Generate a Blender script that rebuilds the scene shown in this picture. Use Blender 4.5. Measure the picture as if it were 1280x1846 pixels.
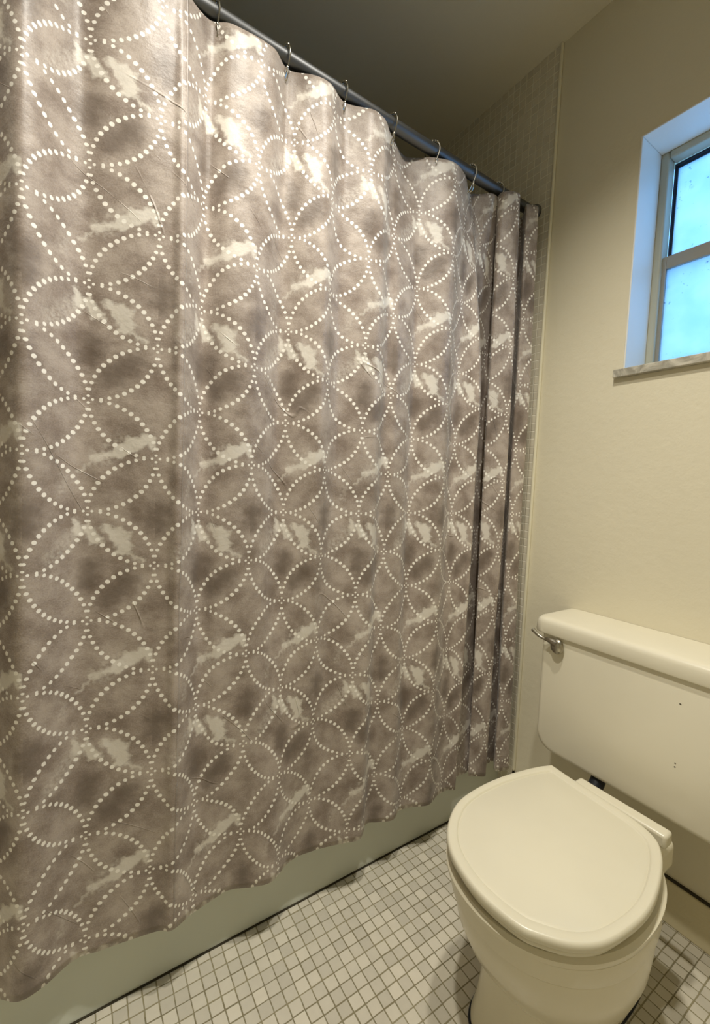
import bpy, bmesh, math, random
from mathutils import Vector, Matrix, noise
C = bpy.context.scene.collection
for o in list(bpy.data.objects):
    bpy.data.objects.remove(o)
scene = bpy.context.scene
PI = math.pi

# ------------------------------------------------------------------ camera
FPX, YAW, PITCH, ROLL, CAM_H = 777.58, 0.578365, 0.0588992, 0.0433027, 1.05
cam_data = bpy.data.cameras.new('camera')
cam = bpy.data.objects.new('camera', cam_data)
C.objects.link(cam)
cam_data.sensor_fit = 'HORIZONTAL'
cam_data.sensor_width = 36.0
cam_data.lens = FPX / 1280 * 36.0
cam_data.clip_start = 0.02
_f = Vector((-math.cos(YAW), math.sin(YAW), 0)); _r = Vector((math.sin(YAW), math.cos(YAW), 0)); _u = Vector((0, 0, 1))
_f2 = _f * math.cos(PITCH) - _u * math.sin(PITCH); _u2 = _u * math.cos(PITCH) + _f * math.sin(PITCH)
_r3 = _r * math.cos(ROLL) + _u2 * math.sin(ROLL); _u3 = _u2 * math.cos(ROLL) - _r * math.sin(ROLL)
cam.matrix_world = Matrix(((_r3.x, _u3.x, -_f2.x, 0), (_r3.y, _u3.y, -_f2.y, 0), (_r3.z, _u3.z, -_f2.z, CAM_H), (0, 0, 0, 1)))
scene.camera = cam

# ------------------------------------------------------------------ world, light, exposure
LAMP_Z = 2.418; LAMP_COLOR = (1.0, 0.945, 0.84); LAMP_ANGLE = 121.0
LAMPS = [((-0.40, 0.16), 74.0), ((-0.40, 0.57), 56.0)]       # twin downlight: position, watts
SKY_COLOR = (0.20, 0.51, 0.94); SKY_STRENGTH = 2.6
world = bpy.data.worlds.new('world'); scene.world = world
world.use_nodes = True
bg = world.node_tree.nodes['Background']
bg.inputs['Color'].default_value = (*SKY_COLOR, 1); bg.inputs['Strength'].default_value = SKY_STRENGTH
vs = scene.view_settings
vs.view_transform = 'Standard'; vs.look = 'None'; vs.gamma = 1.0; vs.use_curve_mapping = False
vs.exposure = 0.0

# ------------------------------------------------------------------ node helpers
def s2l(c):
    return tuple(((v / 255) / 12.92 if v / 255 <= 0.04045 else ((v / 255 + 0.055) / 1.055) ** 2.4) for v in c)

class S:
    """a socket with arithmetic"""
    def __init__(self, nt, sock): self.nt, self.s = nt, sock
    def _m(self, op, *a, clamp=False):
        n = self.nt.nodes.new('ShaderNodeMath'); n.operation = op; n.use_clamp = clamp
        for i, v in enumerate((self,) + a):
            if isinstance(v, S): self.nt.links.new(v.s, n.inputs[i])
            else: n.inputs[i].default_value = v
        return S(self.nt, n.outputs[0])
    def __add__(self, o): return self._m('ADD', o)
    def __sub__(self, o): return self._m('SUBTRACT', o)
    def __mul__(self, o): return self._m('MULTIPLY', o)
    def __truediv__(self, o): return self._m('DIVIDE', o)
    __radd__ = __add__
    __rmul__ = __mul__
    def rsub(self, v): return (self * -1.0) + v
    def fract(self): return self._m('FRACT')
    def floor(self): return self._m('FLOOR')
    def round(self): return self._m('ROUND')
    def abs(self): return self._m('ABSOLUTE')
    def sqrt(self): return self._m('SQRT')
    def sin(self): return self._m('SINE')
    def cos(self): return self._m('COSINE')
    def atan2(self, o): return self._m('ARCTAN2', o)
    def min(self, o): return self._m('MINIMUM', o)
    def max(self, o): return self._m('MAXIMUM', o)
    def clamp(self): return self._m('ADD', 0.0, clamp=True)
    def lt(self, o): return self._m('LESS_THAN', o)
    def ramp(self, a, b):
        n = self.nt.nodes.new('ShaderNodeMapRange'); n.interpolation_type = 'SMOOTHSTEP'
        self.nt.links.new(self.s, n.inputs['Value'])
        n.inputs['From Min'].default_value = min(a, b); n.inputs['From Max'].default_value = max(a, b)
        n.inputs['To Min'].default_value = 0.0 if a < b else 1.0; n.inputs['To Max'].default_value = 1.0 if a < b else 0.0
        return S(self.nt, n.outputs['Result'])

class Mat:
    def __init__(self, name, color=(0.8, 0.8, 0.8), rough=0.5, metal=0.0, spec=0.5):
        self.m = bpy.data.materials.new(name); self.m.use_nodes = True
        self.nt = self.m.node_tree; self.b = self.nt.nodes['Principled BSDF']
        self.b.inputs['Base Color'].default_value = (*color, 1)
        self.b.inputs['Roughness'].default_value = rough
        self.b.inputs['Metallic'].default_value = metal
        self.b.inputs['Specular IOR Level'].default_value = spec
    def n(self, t): return self.nt.nodes.new(t)
    def coord(self):
        return self.n('ShaderNodeTexCoord').outputs['Object']
    def xyz(self, sock):
        s = self.n('ShaderNodeSeparateXYZ'); self.nt.links.new(sock, s.inputs[0])
        return [S(self.nt, s.outputs[i]) for i in range(3)]
    def vec(self, x, y, z=0.0):
        c = self.n('ShaderNodeCombineXYZ')
        for i, v in enumerate((x, y, z)):
            if isinstance(v, S): self.nt.links.new(v.s, c.inputs[i])
            else: c.inputs[i].default_value = v
        return c.outputs[0]
    def noise(self, vec, scale, detail=3, rough=0.5, dist=0.0):
        t = self.n('ShaderNodeTexNoise'); t.inputs['Scale'].default_value = scale; t.inputs['Detail'].default_value = detail
        t.inputs['Roughness'].default_value = rough; t.inputs['Distortion'].default_value = dist
        self.nt.links.new(vec, t.inputs['Vector'])
        return S(self.nt, t.outputs['Fac'])
    def white(self, vec):
        t = self.n('ShaderNodeTexWhiteNoise'); t.noise_dimensions = '3D'; self.nt.links.new(vec, t.inputs['Vector'])
        return S(self.nt, t.outputs['Value'])
    def mix(self, f, a, b):
        m = self.n('ShaderNodeMix'); m.data_type = 'RGBA'
        if isinstance(f, S): self.nt.links.new(f.s, m.inputs[0])
        else: m.inputs[0].default_value = f
        for i, v in ((6, a), (7, b)):
            if isinstance(v, tuple): m.inputs[i].default_value = (*v, 1)
            else: self.nt.links.new(v, m.inputs[i])
        return m.outputs[2]
    def color(self, sock): self.nt.links.new(sock, self.b.inputs['Base Color'])
    def rough(self, s): self.nt.links.new(s.s, self.b.inputs['Roughness'])
    def bump(self, h, strength, dist):
        b = self.n('ShaderNodeBump'); b.inputs['Strength'].default_value = strength; b.inputs['Distance'].default_value = dist
        self.nt.links.new(h.s, b.inputs['Height']); self.nt.links.new(b.outputs[0], self.b.inputs['Normal'])

# ------------------------------------------------------------------ materials
def plaster(name, col, strength=0.25):
    M = Mat(name, s2l(col), 0.6, spec=0.3)
    c = M.coord()
    n1 = M.noise(c, 45, 4, 0.6); n2 = M.noise(c, 3.0, 2)
    M.color(M.mix(n2.ramp(0.3, 0.7), tuple(v * 0.965 for v in s2l(col)), s2l(col)))
    M.bump(n1 + n2 * 2.0, strength, 0.004)
    return M.m
mat_wall = plaster('cream_wall_paint', (224, 217, 192))
mat_ceiling = plaster('cream_ceiling_paint', (232, 226, 204), 0.15)
mat_trim = Mat('cream_gloss_trim', s2l((232, 226, 200)), 0.35).m

def tile_mat(name, axes, pitch, off, g, tile_col, grout_col, dark_col, rough, vary=0.12, bumpd=0.0012, darkline=0.5):
    M = Mat(name, tile_col, rough)
    c = M.coord(); xyz = M.xyz(c)
    wob = (M.noise(c, 30, 2) - 0.5) * 0.0022
    a = (xyz[axes[0]] - off[0] + wob) / pitch; b = (xyz[axes[1]] - off[1] + wob) / pitch
    fa, fb = a.floor(), b.floor()
    da = ((a.fract() - 0.5).abs()).rsub(0.5); db = ((b.fract() - 0.5).abs()).rsub(0.5)
    # slight per tile shift of the joint width
    rnd = M.white(M.vec(fa, fb, 1.0)); rnd2 = M.white(M.vec(fa, fb, 7.0))
    edge = da.min(db) * pitch - (rnd2 - 0.5) * (g * 0.30)
    face = edge.ramp(g * 0.40, g * 0.72)
    rl = M.white(M.vec(a.round(), 3.0, 0.0)); rl2 = M.noise(c, 9, 2)
    dk = ((rl * 0.6 + rl2 * 0.9).ramp(0.55, 0.95)) * darkline
    grout = M.mix(dk, grout_col, dark_col)
    soil = M.noise(c, 60, 3)
    t1 = M.mix((rnd * 0.75 + soil * 0.4 - 0.1).clamp(), tuple(v * (1 - vary * 2) for v in tile_col), tuple(min(1, v * (1 + vary)) for v in tile_col))
    M.color(M.mix(face, grout, t1))
    M.rough(face * (rough - 0.8) + 0.8)
    M.bump(face + M.noise(c, 130, 2) * 0.08 + rnd * 0.15, 0.7, bumpd)
    return M.m
mat_floor = tile_mat('floor_mosaic', (0, 1), 0.0272, (-0.8945, 0.4195), 0.0021, s2l((211, 205, 188)), s2l((148, 140, 110)), s2l((84, 76, 52)), 0.32, 0.10, darkline=0.35)
mat_walltile = tile_mat('wall_mosaic', (0, 2), 0.025, (-1.0328, 0.004), 0.0026, s2l((218, 211, 190)), s2l((242, 237, 218)), s2l((226, 219, 196)), 0.22, 0.05)
mat_sidetile = tile_mat('side_wall_mosaic', (1, 2), 0.025, (0.0, 0.004), 0.0026, s2l((218, 211, 190)), s2l((242, 237, 218)), s2l((226, 219, 196)), 0.22, 0.05)

def porcelain(name, col, rough=0.22, chips=()):
    M = Mat(name, s2l(col), rough, spec=0.5)
    c = M.coord(); n = M.noise(c, 5, 3)
    base = M.mix(n.ramp(0.35, 0.75), s2l(col), tuple(v * 0.95 for v in s2l(col)))
    if chips:
        x, y, z = M.xyz(c)
        for (cx, cz, r) in chips:
            d = ((x - cx) * (x - cx) + (z - cz) * (z - cz)).sqrt() + (M.noise(c, 300, 2) - 0.5) * r
            base = M.mix(d.ramp(r, r * 0.6), base, s2l((70, 62, 45)))
    M.color(base)
    M.bump(n, 0.05, 0.004)
    return M.m
mat_tank = porcelain('tank_porcelain', (226, 220, 198), 0.28, chips=((0.0765, 0.617, 0.0026), (0.0762, 0.486, 0.0020), (0.0762, 0.478, 0.0020)))
mat_porcelain = porcelain('bowl_porcelain', (224, 217, 193), 0.2)
mat_lid = porcelain('seat_plastic', (221, 215, 192), 0.3)
mat_tub = porcelain('tub_enamel', (210, 214, 201), 0.35)
mat_rod = Mat('brushed_steel', (0.17, 0.175, 0.18), 0.46, 1.0).m
mat_chrome = Mat('chrome', (0.62, 0.60, 0.55), 0.2, 1.0).m
mat_nickel = Mat('worn_nickel', (0.42, 0.39, 0.32), 0.28, 1.0).m
mat_black = Mat('black_rubber', (0.006, 0.008, 0.014), 0.5).m
mat_joint_shade = Mat('joint_and_gap_shade', s2l((52, 46, 28)), 0.8).m  # dark joint tone, also used as painted gap shade under the tub
mat_alu = Mat('weathered_shaded_aluminium', (0.34, 0.33, 0.29), 0.5, 0.4).m  # base colour darkened to include the shade on the sash
mat_alu_dark = Mat('dark_window_track', (0.03, 0.05, 0.09), 0.5, 0.2).m
mat_reveal = Mat('white_window_paint', s2l((238, 238, 232)), 0.45).m
def marble():
    M = Mat('grey_marble', (0.5, 0.5, 0.45), 0.4)
    n = M.noise(M.coord(), 22, 6, 0.65, 1.5)
    M.color(M.mix(n.ramp(0.35, 0.7), s2l((150, 146, 132)), s2l((205, 200, 184))))
    return M.m
mat_sill = marble()
def frosted():
    M = Mat('frosted_glass', (0.9, 0.95, 1.0), 0.3)
    nt = M.nt
    c = M.coord(); x, y, z = M.xyz(c)
    tr = M.n('ShaderNodeBsdfTranslucent'); gl = M.n('ShaderNodeBsdfGlossy'); mx = M.n('ShaderNodeMixShader')
    spots = M.noise(c, 85, 3, 0.6).ramp(0.66, 0.71) * M.noise(c, 7, 2).ramp(0.46, 0.60)
    cloud = M.noise(c, 9, 4)
    colr = M.mix(spots * 0.75, M.mix(cloud.ramp(0.3, 0.7), (0.80, 0.88, 0.97), (0.99, 0.99, 1.0)), (0.10, 0.16, 0.25))
    nt.links.new(colr, tr.inputs['Color']); gl.inputs['Roughness'].default_value = 0.35; gl.inputs['Color'].default_value = (0.9, 0.9, 0.9, 1)
    mx.inputs[0].default_value = 0.05
    nt.links.new(tr.outputs[0], mx.inputs[1]); nt.links.new(gl.outputs[0], mx.inputs[2])
    nt.links.new(mx.outputs[0], nt.nodes['Material Output'].inputs['Surface'])
    return M.m
mat_glass = frosted()

def curtain_mat():
    M = Mat('printed_curtain_fabric', (0.3, 0.27, 0.24), 0.46, spec=0.42)
    nt = M.nt
    uvn = M.n('ShaderNodeUVMap'); uvn.uv_map = 'UVMap'
    u, v, _ = M.xyz(uvn.outputs[0])
    P, R = 0.2, 0.1
    v = v - 0.885
    # ring of dots for the two lattices of touching circles
    def dots(u0, v0):
        a = ((u - u0) / P); b = ((v - v0) / P)
        x = (a - a.round()) * P; y = (b - b.round()) * P
        d = (x * x + y * y).sqrt()
        N = 52.0
        t = y.atan2(x) * (N / (2 * PI))
        k = (t - 0.5).round() + 0.5
        arc = (t - k) * (2 * PI / N) * R
        ang = k * (2 * PI / N)
        size = ((ang * 2.0).sin().abs()) * 0.0020 + 0.0020
        rad = (d - R)
        return ((rad * rad * 1.0 + arc * arc * 1.15).sqrt()) - size
    dd = dots(0.1, 0.0).min(dots(0.0, 0.1))
    dot = dd.ramp(0.0004, -0.0004)
    # repeating painted smudges; tile is one diameter wide and two high
    au = u / P; av = (v + 0.1) / (2 * P)
    tu = (au - au.floor()) * P                     # 0 .. 0.2
    tv = (av - av.floor()) * (2 * P) - 0.1         # -0.1 .. 0.3 (0 = centre of row A, 0.2 = row B)
    tuv = M.vec(tu, tv, 0.0)
    n1 = M.noise(tuv, 62, 4, 0.6) - 0.5; n2 = M.noise(M.vec(tu + 5.0, tv, 3.0), 62, 4, 0.6) - 0.5
    n3 = M.noise(tuv, 110, 4, 0.7)
    x = tu + n1 * 0.026; y = tv + n2 * 0.030
    def cap(x0, y0, x1, y1, r):
        dx, dy = x1 - x0, y1 - y0; L2 = dx * dx + dy * dy
        h = (((x - x0) * dx + (y - y0) * dy) * (1 / L2)).clamp()
        px = x - x0 - h * dx; py = y - y0 - h * dy
        return (px * px + py * py).sqrt() - r
    white = cap(0.128, 0.068, 0.158, 0.056, 0.009).min(cap(0.143, 0.058, 0.155, 0.030, 0.012)).min(cap(0.155, 0.028, 0.183, 0.010, 0.0035)).min(cap(0.085, 0.078, 0.086, 0.060, 0.008)).min(cap(0.098, 0.070, 0.113, 0.045, 0.009))
    white2 = cap(0.165, 0.224, 0.187, 0.233, 0.013).min(cap(0.143, 0.208, 0.165, 0.222, 0.011)).min(cap(0.190, 0.230, 0.195, 0.218, 0.005)).min(cap(0.109, 0.194, 0.145, 0.208, 0.0055)).min(cap(0.086, 0.168, 0.109, 0.194, 0.0018))
    faint = cap(0.040, 0.020, 0.075, 0.050, 0.014).min(cap(0.058, 0.135, 0.064, 0.162, 0.006)).min(cap(0.120, 0.200, 0.150, 0.225, 0.016))
    wmask = white.min(white2).ramp(0.003, -0.0055)
    fmask = faint.ramp(0.010, -0.010) * n3.ramp(0.35, 0.65)
    dark = cap(0.004, 0.075, 0.006, 0.105, 0.014).min(cap(0.100, -0.03, 0.105, 0.00, 0.014)).min(cap(0.130, -0.06, 0.160, -0.03, 0.016)).min(cap(0.196, 0.075, 0.199, 0.105, 0.006))
    dmask = dark.ramp(0.016, -0.012)
    mott = M.noise(M.vec(u, v, 0.0), 16, 4, 0.6)
    fine = M.noise(M.vec(u, v, 0.0), 420, 2)
    weave = M.noise(M.vec(u * 1.0, v * 0.12, 0.0), 900, 1)
    col = M.mix((mott + (fine - 0.5) * 0.35).ramp(0.25, 0.75), s2l((126, 112, 101)), s2l((181, 169, 158)))
    col = M.mix(dmask * 0.72, col, s2l((98, 85, 74)))
    col = M.mix(fmask * 0.50, col, s2l((214, 207, 196)))
    col = M.mix(wmask * 0.92, col, s2l((217, 211, 200)))
    col = M.mix(dot, col, s2l((243, 239, 230)))
    M.color(col)
    # creases pressed into the cloth
    cr = M.noise(M.vec(u * 2.0 + v * 1.3, v * 0.35 - u * 0.25, 0.0), 3.4, 0, 0.5, 0.1)
    crease = ((cr - 0.5).abs()).ramp(0.0055, 0.0) * M.noise(M.vec(u, v, 4.0), 7, 2).ramp(0.54, 0.66)
    cr2 = M.noise(M.vec(u * 0.35 - v * 0.3, v * 2.2 + u * 1.5, 8.0), 3.8, 0, 0.5, 0.1)
    crease2 = ((cr2 - 0.5).abs()).ramp(0.0055, 0.0) * M.noise(M.vec(u, v, 9.0), 8, 2).ramp(0.55, 0.67)
    seam = ((u - 0.2445 + (M.noise(M.vec(0.0, v, 2.0), 6, 2) - 0.5) * 0.006).abs()).ramp(0.0022, 0.0)
    M.bump(crease + crease2 * 0.8 + M.noise(M.vec(u, v, 0.0), 26, 4, 0.6) * 1.1 + weave * 0.03 + seam * 0.9, 0.55, 0.0028)
    M.b.inputs['Sheen Weight'].default_value = 0.15
    return M.m
mat_curtain = curtain_mat()

# ------------------------------------------------------------------ mesh helpers
def link(name, bm, mat, parent=None, smooth=True, bevel=0.0, segs=3, subsurf=0, kind=None, angle=40):
    bmesh.ops.recalc_face_normals(bm, faces=bm.faces)
    me = bpy.data.meshes.new(name); bm.to_mesh(me); bm.free()
    me.materials.append(mat)
    for p in me.polygons: p.use_smooth = smooth
    o = bpy.data.objects.new(name, me); C.objects.link(o)
    if parent: o.parent = parent
    if bevel:
        m = o.modifiers.new('bevel', 'BEVEL'); m.width = bevel; m.segments = segs; m.limit_method = 'ANGLE'; m.angle_limit = math.radians(35)
    if subsurf:
        m = o.modifiers.new('subsurf', 'SUBSURF'); m.levels = subsurf; m.render_levels = subsurf
    if smooth and not subsurf:
        try: me.set_sharp_from_angle(angle=math.radians(angle))
        except Exception: pass
    if kind: o['kind'] = kind
    return o
def box(bm, x0, x1, y0, y1, z0, z1):
    vs = [bm.verts.new((x, y, z)) for z in (z0, z1) for y in (y0, y1) for x in (x0, x1)]
    for f in ((0, 1, 3, 2), (4, 6, 7, 5), (0, 4, 5, 1), (2, 3, 7, 6), (0, 2, 6, 4), (1, 5, 7, 3)):
        bm.faces.new([vs[i] for i in f])
def loft(bm, rings, cap0=True, cap1=True):
    vr = [[bm.verts.new(p) for p in r] for r in rings]
    n = len(vr[0])
    for a, b in zip(vr, vr[1:]):
        for i in range(n):
            j = (i + 1) % n
            bm.faces.new((a[i], a[j], b[j], b[i]))
    if cap0: bm.faces.new(vr[0][::-1])
    if cap1: bm.faces.new(vr[-1])
def tube(bm, pts, rad, n=10, caps=True):
    pts = [Vector(p) for p in pts]; rs = rad if isinstance(rad, (list, tuple)) else [rad] * len(pts)
    rings = []; prev = None
    for i, p in enumerate(pts):
        t = (pts[min(i + 1, len(pts) - 1)] - pts[max(i - 1, 0)]).normalized()
        if prev is None:
            a = Vector((0, 0, 1)) if abs(t.z) < 0.9 else Vector((0, 1, 0))
            nrm = t.cross(a).normalized()
        else:
            nrm = (prev - t * prev.dot(t)).normalized()
        prev = nrm; bn = t.cross(nrm)
        rings.append([p + (nrm * math.cos(2 * PI * k / n) + bn * math.sin(2 * PI * k / n)) * rs[i] for k in range(n)])
    loft(bm, rings, caps, caps)
def ball(bm, c, r, sx=1, sy=1, sz=1, seg=14):
    bmesh.ops.create_uvsphere(bm, u_segments=seg, v_segments=seg // 2 + 2, radius=r, matrix=Matrix.Translation(c) @ Matrix.Diagonal((sx, sy, sz, 1)))
def catmull(pts, per=8, closed=False):
    n = len(pts); out = []
    rng = range(n) if closed else range(n - 1)
    for i in rng:
        if closed: p0, p1, p2, p3 = pts[(i - 1) % n], pts[i], pts[(i + 1) % n], pts[(i + 2) % n]
        else: p0, p1, p2, p3 = pts[max(i - 1, 0)], pts[i], pts[i + 1], pts[min(i + 2, n - 1)]
        for k in range(per):
            t = k / per
            out.append(tuple(0.5 * ((2 * b) + (c - a) * t + (2 * a - 5 * b + 4 * c - d) * t * t + (-a + 3 * b - 3 * c + d) * t ** 3) for a, b, c, d in zip(p0, p1, p2, p3)))
    if not closed: out.append(tuple(pts[-1]))
    return out
def thing(name, label, cat, loc=(0, 0, 0), group=None):
    o = bpy.data.objects.new(name, None); C.objects.link(o); o.location = loc
    o.empty_display_size = 0.05
    o['label'] = label; o['category'] = cat
    if group: o['group'] = group
    return o
def local(o, root):
    """mesh built in world coordinates -> child of root without moving"""
    o.data.transform(Matrix.Translation(-root.location)); o.parent = root
    return o

# ------------------------------------------------------------------ room shell
XL, XR, YF, YB, HC = -1.66, 0.72, -0.95, 1.25, 2.43
TILE_X = -0.866
def slab(name, mat, *b, **k):
    bm = bmesh.new(); box(bm, *b); return link(name, bm, mat, smooth=False, kind='structure', **k)
slab('floor', mat_floor, XL - 0.1, XR + 0.1, YF - 0.1, YB + 0.2, -0.08, 0.0)
slab('ceiling', mat_ceiling, XL - 0.1, XR + 0.1, YF - 0.1, YB + 0.2, HC, HC + 0.08)
slab('wall_left', mat_sidetile, XL - 0.1, XL, YF - 0.1, YB + 0.2, 0, HC)
slab('wall_right', mat_wall, XR, XR + 0.1, YF - 0.1, YB + 0.2, 0, HC)
slab('wall_front', mat_wall, XL, XR, YF - 0.1, YF, 0, HC)
slab('wall_tub_end', mat_sidetile, XL, -0.88, -0.42, -0.30, 0, HC)
WX0, WX1, WZ0, WZ1 = -0.612, 0.26, 1.399, 2.004
bm = bmesh.new()
box(bm, XL, WX0, YB, YB + 0.2, 0, HC); box(bm, WX1, XR, YB, YB + 0.2, 0, HC)
box(bm, WX0, WX1, YB, YB + 0.2, 0, WZ0 - 0.022); box(bm, WX0, WX1, YB, YB + 0.2, WZ1, HC)
link('wall_back', bm, mat_wall, smooth=False, kind='structure')
slab('wall_alcove', mat_walltile, XL, TILE_X, YB - 0.006, YB, 0, HC)
bm = bmesh.new(); box(bm, TILE_X, TILE_X + 0.010, YB - 0.010, YB, 0.12, HC - 0.001)
link('trim_1', bm, mat_trim, bevel=0.004, kind='structure')
# mosaic base course along the window wall
bm = bmesh.new(); box(bm, TILE_X + 0.0, XR, YB - 0.012, YB, 0.0, 0.108)
link('baseboard_back', bm, plaster('base_paint', (214, 204, 170), 0.4), bevel=0.003, kind='structure')
bm = bmesh.new(); box(bm, TILE_X + 0.0, XR, YB - 0.0065, YB, 0.108, 0.113)
link('trim_2', bm, mat_joint_shade, smooth=False, kind='structure')

# ------------------------------------------------------------------ window
YFR = 1.36
win = bpy.data.objects.new('window_1', None); C.objects.link(win); win['kind'] = 'structure'
bm = bmesh.new()                                   # white painted lining of the opening
t = 0.004
box(bm, WX0 - 0.0005, WX0 + t, YB - 0.001, YFR, WZ0, WZ1); box(bm, WX1 - t, WX1 + 0.0005, YB - 0.001, YFR, WZ0, WZ1)
box(bm, WX0 + t, WX1 - t, YB - 0.001, YFR, WZ1 - t, WZ1 + 0.0005)
link('lining', bm, mat_reveal, win, bevel=0.0015)
bm = bmesh.new()                                   # fixed frame
fx0, fx1, fz0, fz1 = WX0 + 0.023, WX1 - 0.023, WZ0 + 0.015, WZ1 - 0.022
box(bm, WX0, fx0, YFR, 1.40, WZ0 - 0.02, WZ1); box(bm, fx1, WX1, YFR, 1.40, WZ0 - 0.02, WZ1)
box(bm, fx0, fx1, YFR, 1.40, fz1, WZ1); box(bm, fx0, fx1, YFR + 0.005, 1.42, WZ0 - 0.02, fz0)
link('frame', bm, Mat('shaded_frame_paint', s2l((186, 184, 164)), 0.45).m, win, bevel=0.006, segs=4)  # frame colour darkened to stand in for shade in the window recess
def frame4(bm, x0, x1, z0, z1, wl, wr, wb, wt, y0, y1):
    box(bm, x0, x0 + wl, y0, y1, z0, z1); box(bm, x1 - wr, x1, y0, y1, z0, z1)
    box(bm, x0 + wl, x1 - wr, y0, y1, z0, z0 + wb); box(bm, x0 + wl, x1 - wr, y0, y1, z1 - wt, z1)
ZM = 1.722
bm = bmesh.new(); frame4(bm, fx0, fx1, ZM - 0.03, fz1, 0.003, 0.003, 0.003, 0.006, 1.398, 1.418)
link('track', bm, mat_alu_dark, win, smooth=False)
bm = bmesh.new(); frame4(bm, fx0 + 0.004, fx1 - 0.004, ZM - 0.03, fz1 - 0.008, 0.0035, 0.0035, 0.03, 0.004, 1.402, 1.412)
us = link('upper_sash', bm, mat_alu_dark, win, smooth=False)
bm = bmesh.new(); box(bm, fx0 + 0.007, fx1 - 0.007, 1.404, 1.408, ZM - 0.02, fz1 - 0.010)
link('glass_pane', bm, mat_glass, us, smooth=False)
bm = bmesh.new(); frame4(bm, fx0 - 0.004, fx1 + 0.004, WZ0 + 0.022, ZM, 0.013, 0.013, 0.012, 0.034, 1.372, 1.392)
ls = link('lower_sash', bm, mat_alu, win, bevel=0.001)
bm = bmesh.new(); box(bm, fx0 + 0.007, fx1 - 0.007, 1.380, 1.384, WZ0 + 0.03, ZM - 0.03)
link('glass_pane', bm, mat_glass, ls, smooth=False)
bm = bmesh.new(); box(bm, WX0 - 0.020, WX1 + 0.020, YB - 0.014, YB - 0.0005, WZ0 - 0.022, WZ0); box(bm, WX0 + 0.0005, WX1 - 0.0005, YB - 0.0005, YFR + 0.02, WZ0 - 0.022, WZ0)
bmesh.ops.remove_doubles(bm, verts=bm.verts, dist=1e-5)
link('sill', bm, mat_sill, win, bevel=0.002)

# ------------------------------------------------------------------ bathtub
tub = thing('bathtub', 'off-white bathtub with plain apron behind the shower curtain', 'bathtub', (-1.28, 0.47, 0))
TX0, TX1, TY0, TY1, TZ = XL, -0.918, -0.30, YB - 0.006, 0.36
bm = bmesh.new()
prof = [(TX1 + 0.004, 0.0), (TX1 + 0.001, 0.02), (TX1 - 0.003, 0.07), (TX1 - 0.002, 0.082), (TX1 - 0.0015, 0.20), (TX1 + 0.000, 0.30), (TX1 + 0.004, 0.33), (TX1 + 0.006, 0.345), (TX1 + 0.003, 0.356), (TX1 - 0.006, TZ), (TX1 - 0.03, TZ), (TX1 - 0.03, 0.0)]
NY = 24
loft(bm, [[(x, TY0 + (TY1 - TY0) * k / NY, z) for x, z in prof] for k in range(NY + 1)])
local(link('apron', bm, mat_tub, angle=50), tub)
def rrect(x0, x1, y0, y1, r, z, n=8):
    out = []
    for cx, cy, a0 in ((x1 - r, y1 - r, 0), (x0 + r, y1 - r, 90), (x0 + r, y0 + r, 180), (x1 - r, y0 + r, 270)):
        for k in range(n + 1):
            a = math.radians(a0 + 90 * k / n); out.append((cx + r * math.cos(a), cy + r * math.sin(a), z))
    return out
bm = bmesh.new()
bx1 = TX1 - 0.031
loft(bm, [rrect(TX0 + 0.001, bx1, TY0 + .001, TY1 - .001, 0.004, 0.02), rrect(TX0 + 0.001, bx1, TY0 + .001, TY1 - .001, 0.004, TZ),
          rrect(TX0 + 0.06, bx1 - 0.03, TY0 + .08, TY1 - .08, 0.12, TZ - 0.001), rrect(TX0 + 0.075, bx1 - 0.045, TY0 + .1, TY1 - .1, 0.12, TZ - 0.02),
          rrect(TX0 + 0.11, bx1 - 0.08, TY0 + .16, TY1 - .14, 0.12, 0.10), rrect(TX0 + 0.16, bx1 - 0.13, TY0 + .22, TY1 - .2, 0.1, 0.06)])
local(link('basin', bm, mat_tub), tub)
bm = bmesh.new(); box(bm, TX1 + 0.002, TX1 + 0.0075, TY0, TY1, 0.0, 0.0025)
local(link('gap_shade_line', bm, mat_joint_shade, smooth=False), tub)  # dark strip standing in for the gap shadow between apron and floor

# ------------------------------------------------------------------ curtain rod and hooks
RX, RZ, RR = -0.920, 1.955, 0.0150
rod = thing('curtain_rod', 'grey metal shower curtain rod running under the ceiling', 'curtain rod', (RX, 0.47, RZ))
bm = bmesh.new(); tube(bm, [(RX, -0.299 + 0.02 * k, RZ) for k in range(int((YB - 0.007 + 0.299) / 0.02) + 1)] + [(RX, YB - 0.007, RZ)], RR, 28)
local(link('tube', bm, mat_rod), rod)
for yy, nm in ((-0.2995, 'flange'), (YB - 0.0065, 'flange')):
    bm = bmesh.new(); s = 1 if yy < 0 else -1
    tube(bm, [(RX, yy, RZ), (RX, yy + s * 0.006, RZ), (RX, yy + s * 0.009, RZ), (RX, yy + s * 0.022, RZ)], [0.025, 0.025, 0.019, 0.018], 28)
    local(link(nm, bm, mat_rod), rod)

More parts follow.
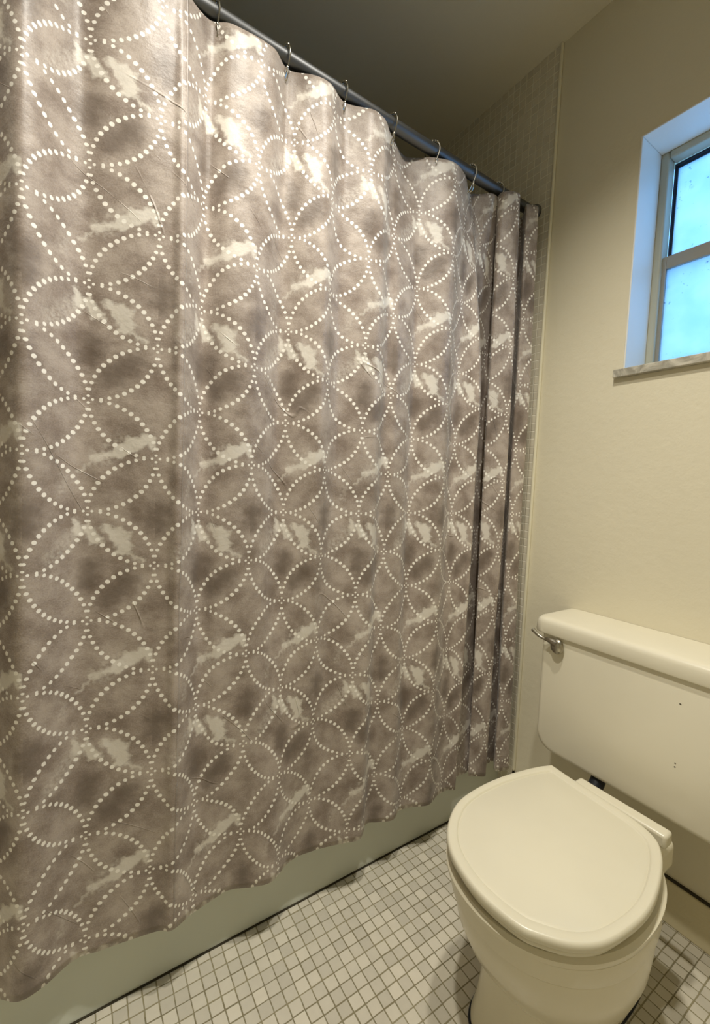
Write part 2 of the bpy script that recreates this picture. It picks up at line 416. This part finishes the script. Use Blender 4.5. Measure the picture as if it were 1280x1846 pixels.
HOOK_Y = [-0.205, -0.060, 0.083, 0.226, 0.371, 0.514, 0.656, 0.796, 0.940, 1.057]
def hook_path():
    p = [(0.013, -0.030), (0.0135, -0.040), (0.009, -0.050), (0.001, -0.0525), (-0.006, -0.046), (-0.014, -0.026), (-0.0195, -0.008)]
    for k in range(9):
        a = PI - PI * k / 8
        p.append((0.0205 * math.cos(a), 0.0205 * math.sin(a) + 0.0005))
    p += [(0.0195, -0.008), (0.013, -0.028), (0.004, -0.046), (-0.003, -0.0525), (-0.011, -0.050), (-0.0155, -0.040), (-0.015, -0.030)]
    return p
def make_hook():
    r = thing('curtain_hook', 'x', 'curtain hook', (RX, 0, RZ), 'wire hooks on the curtain rod')
    pts = catmull([(x, 0.0012 * math.sin(i * 0.9), z) for i, (x, z) in enumerate(hook_path())], 4)
    bm = bmesh.new(); tube(bm, pts, 0.0018, 8)
    link('wire', bm, mat_chrome, r)
    for a in (50, 70, 90, 110, 130):
        b = bmesh.new(); ball(b, (0.0212 * math.cos(math.radians(a)), 0, 0.0212 * math.sin(math.radians(a))), 0.0034)
        link('bead', b, mat_chrome, r)
    for x, z in ((0.013, -0.029), (-0.015, -0.029)):
        b = bmesh.new(); ball(b, (x, 0, z), 0.0034); link('end_ball', b, mat_chrome, r)
    return r
hook0 = make_hook()
HOOK_LABEL = {3: 'wire curtain hook nearest the top edge of the photo, first from the left', 4: 'wire curtain hook by the bright glint on the rod, second from the left',
              5: 'third wire curtain hook from the left', 6: 'wire curtain hook in the middle of the rod, fourth from the left',
              7: 'wire curtain hook above the notch in the curtain top, fifth from the left', 8: 'sixth wire curtain hook from the left, next to the one nearest the tiled wall',
              9: 'wire curtain hook nearest the tiled wall, last on the rod'}
rng = random.Random(4)
hi = 0
for i, y in enumerate(HOOK_Y):
    if i < 3: continue
    if hi == 0: h = hook0
    else:
        h = hook0.copy(); C.objects.link(h)
        for ch in list(hook0.children):
            c = ch.copy(); C.objects.link(c); c.parent = h
    hi += 1
    h.location = (RX, y, RZ); h.rotation_euler = (0, 0, {3: .1, 4: .2, 5: .12, 6: .25, 7: .62, 8: .42, 9: .62}.get(i, 0))
    h['label'] = HOOK_LABEL[i]

# ------------------------------------------------------------------ shower curtain
# plan of the folds:  y, x at the top hem, x half way down, x at the bottom hem
K = [(-.28, -.912, -.880, -.876), (-.17, -.880, -.874, -.872), (-.115, -.900, -.904, -.888), (-.068, -.885, -.864, -.862), (.0, -.914, -.905, -.888), (.045, -.895, -.902, -.884), (.10, -.884, -.887, -.878),
     (.145, -.884, -.876, -.868), (.168, -.886, -.867, -.856), (.214, -.914, -.903, -.872), (.25, -.895, -.884, -.880), (.29, -.884, -.876, -.885), (.335, -.888, -.885, -.866),
     (.378, -.917, -.905, -.857), (.425, -.890, -.886, -.880), (.465, -.886, -.872, -.887), (.517, -.914, -.892, -.880), (.575, -.884, -.874, -.862), (.610, -.886, -.867, -.852), (.628, -.896, -.873, -.860),
     (.658, -.920, -.895, -.886), (.69, -.936, -.884, -.876), (.728, -.950, -.892, -.862), (.765, -.934, -.912, -.880), (.800, -.912, -.882, -.874), (.85, -.888, -.868, -.856),
     (.905, -.905, -.899, -.870), (.942, -.928, -.880, -.872), (.964, -.944, -.855, -.860),
     (.977, -.946, -.872, -.878), (.995, -.934, -.918, -.896), (1.03, -.912, -.945, -.899), (1.078, -.922, -.955, -.899), (1.105, -.936, -.953, -.899), (1.100, -.938, -.938, -.897), (1.068, -.924, -.915, -.894), (1.051, -.900, -.899, -.888), (1.060, -.882, -.886, -.879),
     (1.080, -.868, -.864, -.866), (1.096, -.866, -.851, -.858), (1.106, -.884, -.868, -.866), (1.114, -.910, -.905, -.884), (1.140, -.930, -.932, -.896), (1.180, -.932, -.934, -.898), (1.188, -.924, -.922, -.894), (1.168, -.900, -.897, -.882), (1.147, -.880, -.874, -.862), (1.158, -.872, -.862, -.850),
     (1.182, -.866, -.852, -.842), (1.197, -.882, -.874, -.848), (1.206, -.914, -.905, -.864), (1.210, -.945, -.938, -.888)]
ZT, ZMID, ZB = 1.932, 1.25, 0.155
PER = 10
K = [(y, a, -.886 + (m + .886) * 1.45 if y < .5 else m, b) for y, a, m, b in K]
cols = catmull(K, PER)
# fabric coordinate along the width: arc length half way down, matched to the spacing of the print
arc = [0.0]
for a, b in zip(cols, cols[1:]): arc.append(arc[-1] + math.hypot(b[0] - a[0], b[2] - a[2]))
def interp(x, xs, ys):
    if x <= xs[0]: return ys[0] + (x - xs[0]) * (ys[1] - ys[0]) / (xs[1] - xs[0])
    for i in range(len(xs) - 1):
        if x <= xs[i + 1]: return ys[i] + (x - xs[i]) * (ys[i + 1] - ys[i]) / (xs[i + 1] - xs[i])
    return ys[-1] + (x - xs[-1]) * (ys[-1] - ys[-2]) / (xs[-1] - xs[-2])
ys_cols = [c[0] for c in cols]
node_y = [-.069, .127, .309, .481, .675, .853, .972]; node_u = [0, .2, .4, .6, .8, 1.0, 1.2, 1.6]
node_arc = [interp(y, ys_cols, arc) for y in node_y]
node_arc.append(arc[[k[0] for k in K].index(1.080) * PER + 4])
ucol = [interp(a, node_arc, node_u) for a in arc]
NV = 170
def sm(t): t = max(0, min(1, t)); return t * t * (3 - 2 * t)
bm = bmesh.new(); uvl = bm.loops.layers.uv.new('UVMap')
grid = []
for j in range(NV + 1):
    z = ZB + (ZT - ZB) * j / NV
    row = []
    for i, (y, xt, xm, xb) in enumerate(cols):
        if z > ZMID: x = xm + (xt - xm) * ((z - ZMID) / (ZT - ZMID)) ** 1.6
        else: x = xm + (xb - xm) * ((ZMID - z) / (ZMID - ZB)) ** 1.3
        u = ucol[i]
        w = noise.noise(Vector((u * 9, z * 3.2, 1.0))) * 0.0035 + noise.noise(Vector((u * 26 + z * 9, z * 14, 5.0))) * 0.0012
        edge = 0.0
        if j == 0: edge = -0.003 + 0.0025 * noise.noise(Vector((u * 14, 0, 9)))
        zz = z + edge + (ZT - z < 0.25) * 0.0
        # the top hem is held up at the hooks and sags a little between them
        if z > 1.70:
            d = min(abs(y - hy) for hy in HOOK_Y)
            zz -= 0.006 * sm(d / 0.06) * ((z - 1.70) / (ZT - 1.70)) ** 2
        row.append((bm.verts.new((x + w, y, zz)), u, z))
    grid.append(row)
for j in range(NV):
    for i in range(len(cols) - 1):
        q = (grid[j][i], grid[j][i + 1], grid[j + 1][i + 1], grid[j + 1][i])
        f = bm.faces.new([p[0] for p in q])
        for l, p in zip(f.loops, q): l[uvl].uv = (p[1], p[2])
me = bpy.data.meshes.new('shower_curtain')
bm.to_mesh(me); bm.free(); me.materials.append(mat_curtain)
for p in me.polygons: p.use_smooth = True
cur = bpy.data.objects.new('shower_curtain', me); C.objects.link(cur)
cur['label'] = 'taupe shower curtain printed with interlocking circles of white dots'; cur['category'] = 'shower curtain'
m = cur.modifiers.new('solidify', 'SOLIDIFY'); m.thickness = 0.0009; m.offset = 0

# ------------------------------------------------------------------ toilet
TC = -0.4375
toilet = thing('toilet', 'old cream toilet with closed lid against the wall below the window', 'toilet', (TC, 0.85, 0))
# lid outline (world x, y)
OUT = [(-.5695, .966), (-.5735, .955), (-.582, .93), (-.593, .88), (-.602, .82), (-.6045, .75), (-.596, .68), (-.569, .624), (-.533, .585), (-.490, .563), (-.431, .553), (-.366, .562), (-.334, .581), (-.303, .611),
       (-.281, .655), (-.2715, .72), (-.272, .775), (-.282, .83), (-.297, .88), (-.311, .912), (-.327, .935), (-.350, .949), (-.385, .957), (-.45, .961), (-.52, .965), (-.5585, .9685), (-.566, .969)]
outl = [Vector((p[0], p[1], 0)) for p in catmull(OUT, 5, True)]
def offset(ol, d, z, sc=1.0):
    n = len(ol); res = []
    if d > 0.0045:
        c = Vector((TC, 0.75, 0)); k = 1 - d / 0.185
        return [c + (p - c) * k + Vector((0, 0, z)) for p in ol]
    for i in range(n):
        t = (ol[(i + 1) % n] - ol[(i - 1) % n]).normalized()
        nrm = Vector((t.y, -t.x, 0))     # outline runs so that this points outward or inward, fixed below
        res.append(ol[i] + nrm * d * SGN + Vector((0, 0, z)))
    return res
area = sum(outl[i].x * outl[(i + 1) % len(outl)].y - outl[(i + 1) % len(outl)].x * outl[i].y for i in range(len(outl)))
SGN = -1 if area > 0 else 1              # +d = inward
ZL = 0.402
bm = bmesh.new()
loft(bm, [offset(outl, d, z) for d, z in ((.006, ZL - .0165), (.002, ZL - .016), (.0, ZL - .013), (.0, ZL - .006), (.001, ZL - .0028), (.003, ZL - .0006), (.0048, ZL), (.017, ZL + .0002), (.019, ZL - .001), (.021, ZL - .0032), (.023, ZL - .0026), (.026, ZL - .0015))])
local(link('lid', bm, mat_lid, angle=60), toilet)
bm = bmesh.new()
loft(bm, [offset(outl, d, z) for d, z in ((.018, .3655), (.014, .367), (.011, .370), (.011, .377), (.014, .381), (.02, .3825))])
local(link('seat', bm, mat_lid, angle=60), toilet)
bm = bmesh.new(); box(bm, -.512, -.325, .966, .997, .368, .396)
local(link('hinge', bm, mat_lid, bevel=0.006), toilet)
# bowl and pedestal, one shell
def egg(yf, yb, hw, z, n=64, p=2.15, cx=TC, tail=0.42):
    out = []; ym = yf + (yb - yf) * 0.48
    for k in range(n):
        a = 2 * PI * k / n; c, s = math.cos(a), math.sin(a)
        ry = (yb - ym) if s > 0 else (ym - yf)
        x = hw * math.copysign(abs(c) ** (2 / p), c); y = ym + ry * math.copysign(abs(s) ** (2 / p), s)
        out.append((cx + x, y, z))
    return out
bm = bmesh.new()
BR = [(.652, 1.085, .097, 0.0, 3.8), (.652, 1.085, .097, .014, 3.8), (.656, 1.080, .094, .022, 3.8), (.660, 1.07, .090, .06, 3.6), (.660, 1.05, .086, .12, 3.4), (.658, 1.03, .087, .180, 3.2),
      (.652, 1.02, .092, .198, 2.8)]
BR = BR[:4] + [(.662, 1.05, .086, .115, 3.2), (.664, 1.03, .087, .150, 3.0), (.664, 1.0, .108, .155, 2.6), (.650, .985, .126, .163, 2.4), (.634, .98, .140, .178, 2.25), (.613, .98, .149, .205, 2.2), (.590, .98, .157, .250, 2.15), (.5785, .98, .1612, .300, 2.15), (.5785, .98, .1612, .3025, 2.15), (.583, .98, .157, .3045, 2.15), (.583, .98, .157, .3065, 2.15),
      (.574, .985, .1648, .3075, 2.15), (.571, .985, .1655, .310, 2.15), (.567, .985, .1662, .335, 2.15), (.566, .985, .1664, .3425, 2.15), (.567, .985, .1655, .344, 2.15), (.572, .985, .161, .3455, 2.15), (.572, .985, .161, .347, 2.15), (.560, .99, .1685, .348, 2.15), (.5575, .99, .1695, .350, 2.15), (.556, .99, .1700, .359, 2.15),
      (.562, .985, .163, .364, 2.15), (.61, .95, .11, .3645, 2.15)]
loft(bm, [egg(*r[:4], p=r[4], cx=TC - (.016 if r[3] < .152 else .006 if r[3] < .158 else 0)) for r in BR])
local(link('bowl', bm, mat_porcelain, angle=32), toilet)
bm = bmesh.new(); box(bm, TC - .095, TC + .104, .955, 1.045, .290, .352)
local(link('deck', bm, mat_porcelain, bevel=0.014, segs=4), toilet)
bm = bmesh.new(); tube(bm, catmull([(-.515, 1.02, .30), (-.52, 1.05, .315), (-.525, 1.10, .332), (-.525, 1.115, .3535)], 5), .017, 20)
local(link('black_elbow', bm, mat_black), toilet)  # black bent tube between bowl deck and tank underside
bm = bmesh.new(); ball(bm, (-.368, .915, .018), .016, 1, 1, .9)
local(link('bolt_cap', bm, mat_porcelain), toilet)
bm = bmesh.new(); ball(bm, (-.539, .915, .018), .016, 1, 1, .9)
local(link('bolt_cap', bm, mat_porcelain), toilet)
bm = bmesh.new()
loft(bm, [[(x, y, .0008 + z) for x, y, _ in egg(.648, 1.088, .1005, 0, p=3.8, cx=TC - .016)] for z in (-.0006, .002)])
local(link('floor_seal', bm, mat_black), toilet)

# cistern with rounded corners
TY = 1.085
def rrz(x0, x1, z0, z1, rb, y, n=8, rt=0.004):
    out = []
    for cx, cz, a0, r in ((x1 - rt, z1 - rt, 0, rt), (x0 + rt, z1 - rt, 90, rt), (x0 + rb, z0 + rb, 180, rb), (x1 - rb, z0 + rb, 270, rb)):
        for k in range(n + 1):
            a = math.radians(a0 + 90 * k / n); out.append((cx + r * math.cos(a), y, cz + r * math.sin(a)))
    return out
X0, X1 = -0.690, -0.185
bm = bmesh.new()
loft(bm, [rrz(X0 + i, X1 - i, .352 + i, .690, .045, y) for i, y in ((.012, TY), (.007, TY + .0008), (.003, TY + .003), (.0008, TY + .007), (0, TY + .014), (0, 1.225), (.003, 1.240), (.01, 1.2485))])
local(link('tank', bm, mat_tank, angle=60), toilet)
def lidring(i, z, ext=0.0, cut=0.030):
    x0, x1, y0, y1 = X0 - .028 + i, X1 + .028 - i, TY - .008 + i, 1.249
    return [(x0, y1, z), (x0, y0 + cut, z), (x0 + cut * .12, y0 + cut * .55, z), (x0 + cut * .45, y0 + cut * .12, z), (x0 + cut, y0, z), (x1 - cut, y0, z), (x1 - cut * .45, y0 + cut * .12, z), (x1 - cut * .12, y0 + cut * .55, z), (x1, y0 + cut, z), (x1, y1, z)]
bm = bmesh.new()
loft(bm, [lidring(i, z) for i, z in ((.006, .673), (.001, .6735), (0, .677), (.0015, .700), (.0035, .7075), (.0075, .712), (.013, .7145), (.022, .7155), (.05, .7165))])
local(link('tank_lid', bm, mat_tank, angle=50), toilet)
# trip lever
bm = bmesh.new()
LV = Vector((-.640, TY - .004, .652))
tube(bm, [LV + Vector((0, .006, 0)), LV + Vector((0, -.002, 0))], .009, 16)
ball(bm, LV + Vector((.001, -.006, -.002)), .0180, 1.0, .62, 1.15, 20)
pth = catmull([LV + Vector(p) for p in ((.000, -.006, .004), (-.018, -.009, .009), (-.034, -.011, .009), (-.050, -.013, .014), (-.068, -.015, .026))], 6)
nn = len(pth)
tube(bm, pth, [.0125 - .0085 * min(1, k / (nn * .45)) + .0040 * max(0, (k / nn - .55)) for k in range(nn)], 12)
local(link('flush_lever', bm, mat_nickel), toilet)
toilet.children[-1]['label'] = 'worn nickel flush lever'

# ------------------------------------------------------------------ twin ceiling downlight (above the frame, lights the room)
lamp = thing('ceiling_lamp', 'twin ceiling downlight on a white bar above the toilet', 'ceiling lamp', (-0.40, 0.37, HC))
bm = bmesh.new(); box(bm, -.035, .035, -.26, .26, -.008, -.0005)
link('bar', bm, mat_trim, lamp, bevel=0.003)
ME = bpy.data.materials.new('lit_lens'); ME.use_nodes = True
nt = ME.node_tree; nt.nodes.remove(nt.nodes['Principled BSDF'])
em = nt.nodes.new('ShaderNodeEmission'); em.inputs['Color'].default_value = (*LAMP_COLOR, 1); em.inputs['Strength'].default_value = 4.0
nt.links.new(em.outputs[0], nt.nodes['Material Output'].inputs['Surface'])
for (lx, ly), watts in LAMPS:
    px, py = lx + 0.40, ly - 0.37
    rings = [[(px + r * math.cos(2 * PI * k / 40), py + r * math.sin(2 * PI * k / 40), z) for k in range(40)] for r, z in ((.060, -.0085), (.060, -.010), (.056, -.012), (.046, -.012), (.043, -.0085))]
    bm = bmesh.new(); loft(bm, rings, False, False)
    link('trim_ring', bm, mat_trim, lamp)
    bm = bmesh.new(); tube(bm, [(px, py, -.0085), (px, py, -.0095)], .043, 40)
    link('lens', bm, ME, lamp)
    ld = bpy.data.lights.new('downlight', 'SPOT'); ld.energy = watts; ld.color = LAMP_COLOR; ld.spot_size = math.radians(LAMP_ANGLE); ld.spot_blend = 1.0; ld.shadow_soft_size = 0.03
    lo = bpy.data.objects.new('downlight', ld); C.objects.link(lo); lo.parent = lamp; lo.location = (px, py, LAMP_Z - .034 - HC)
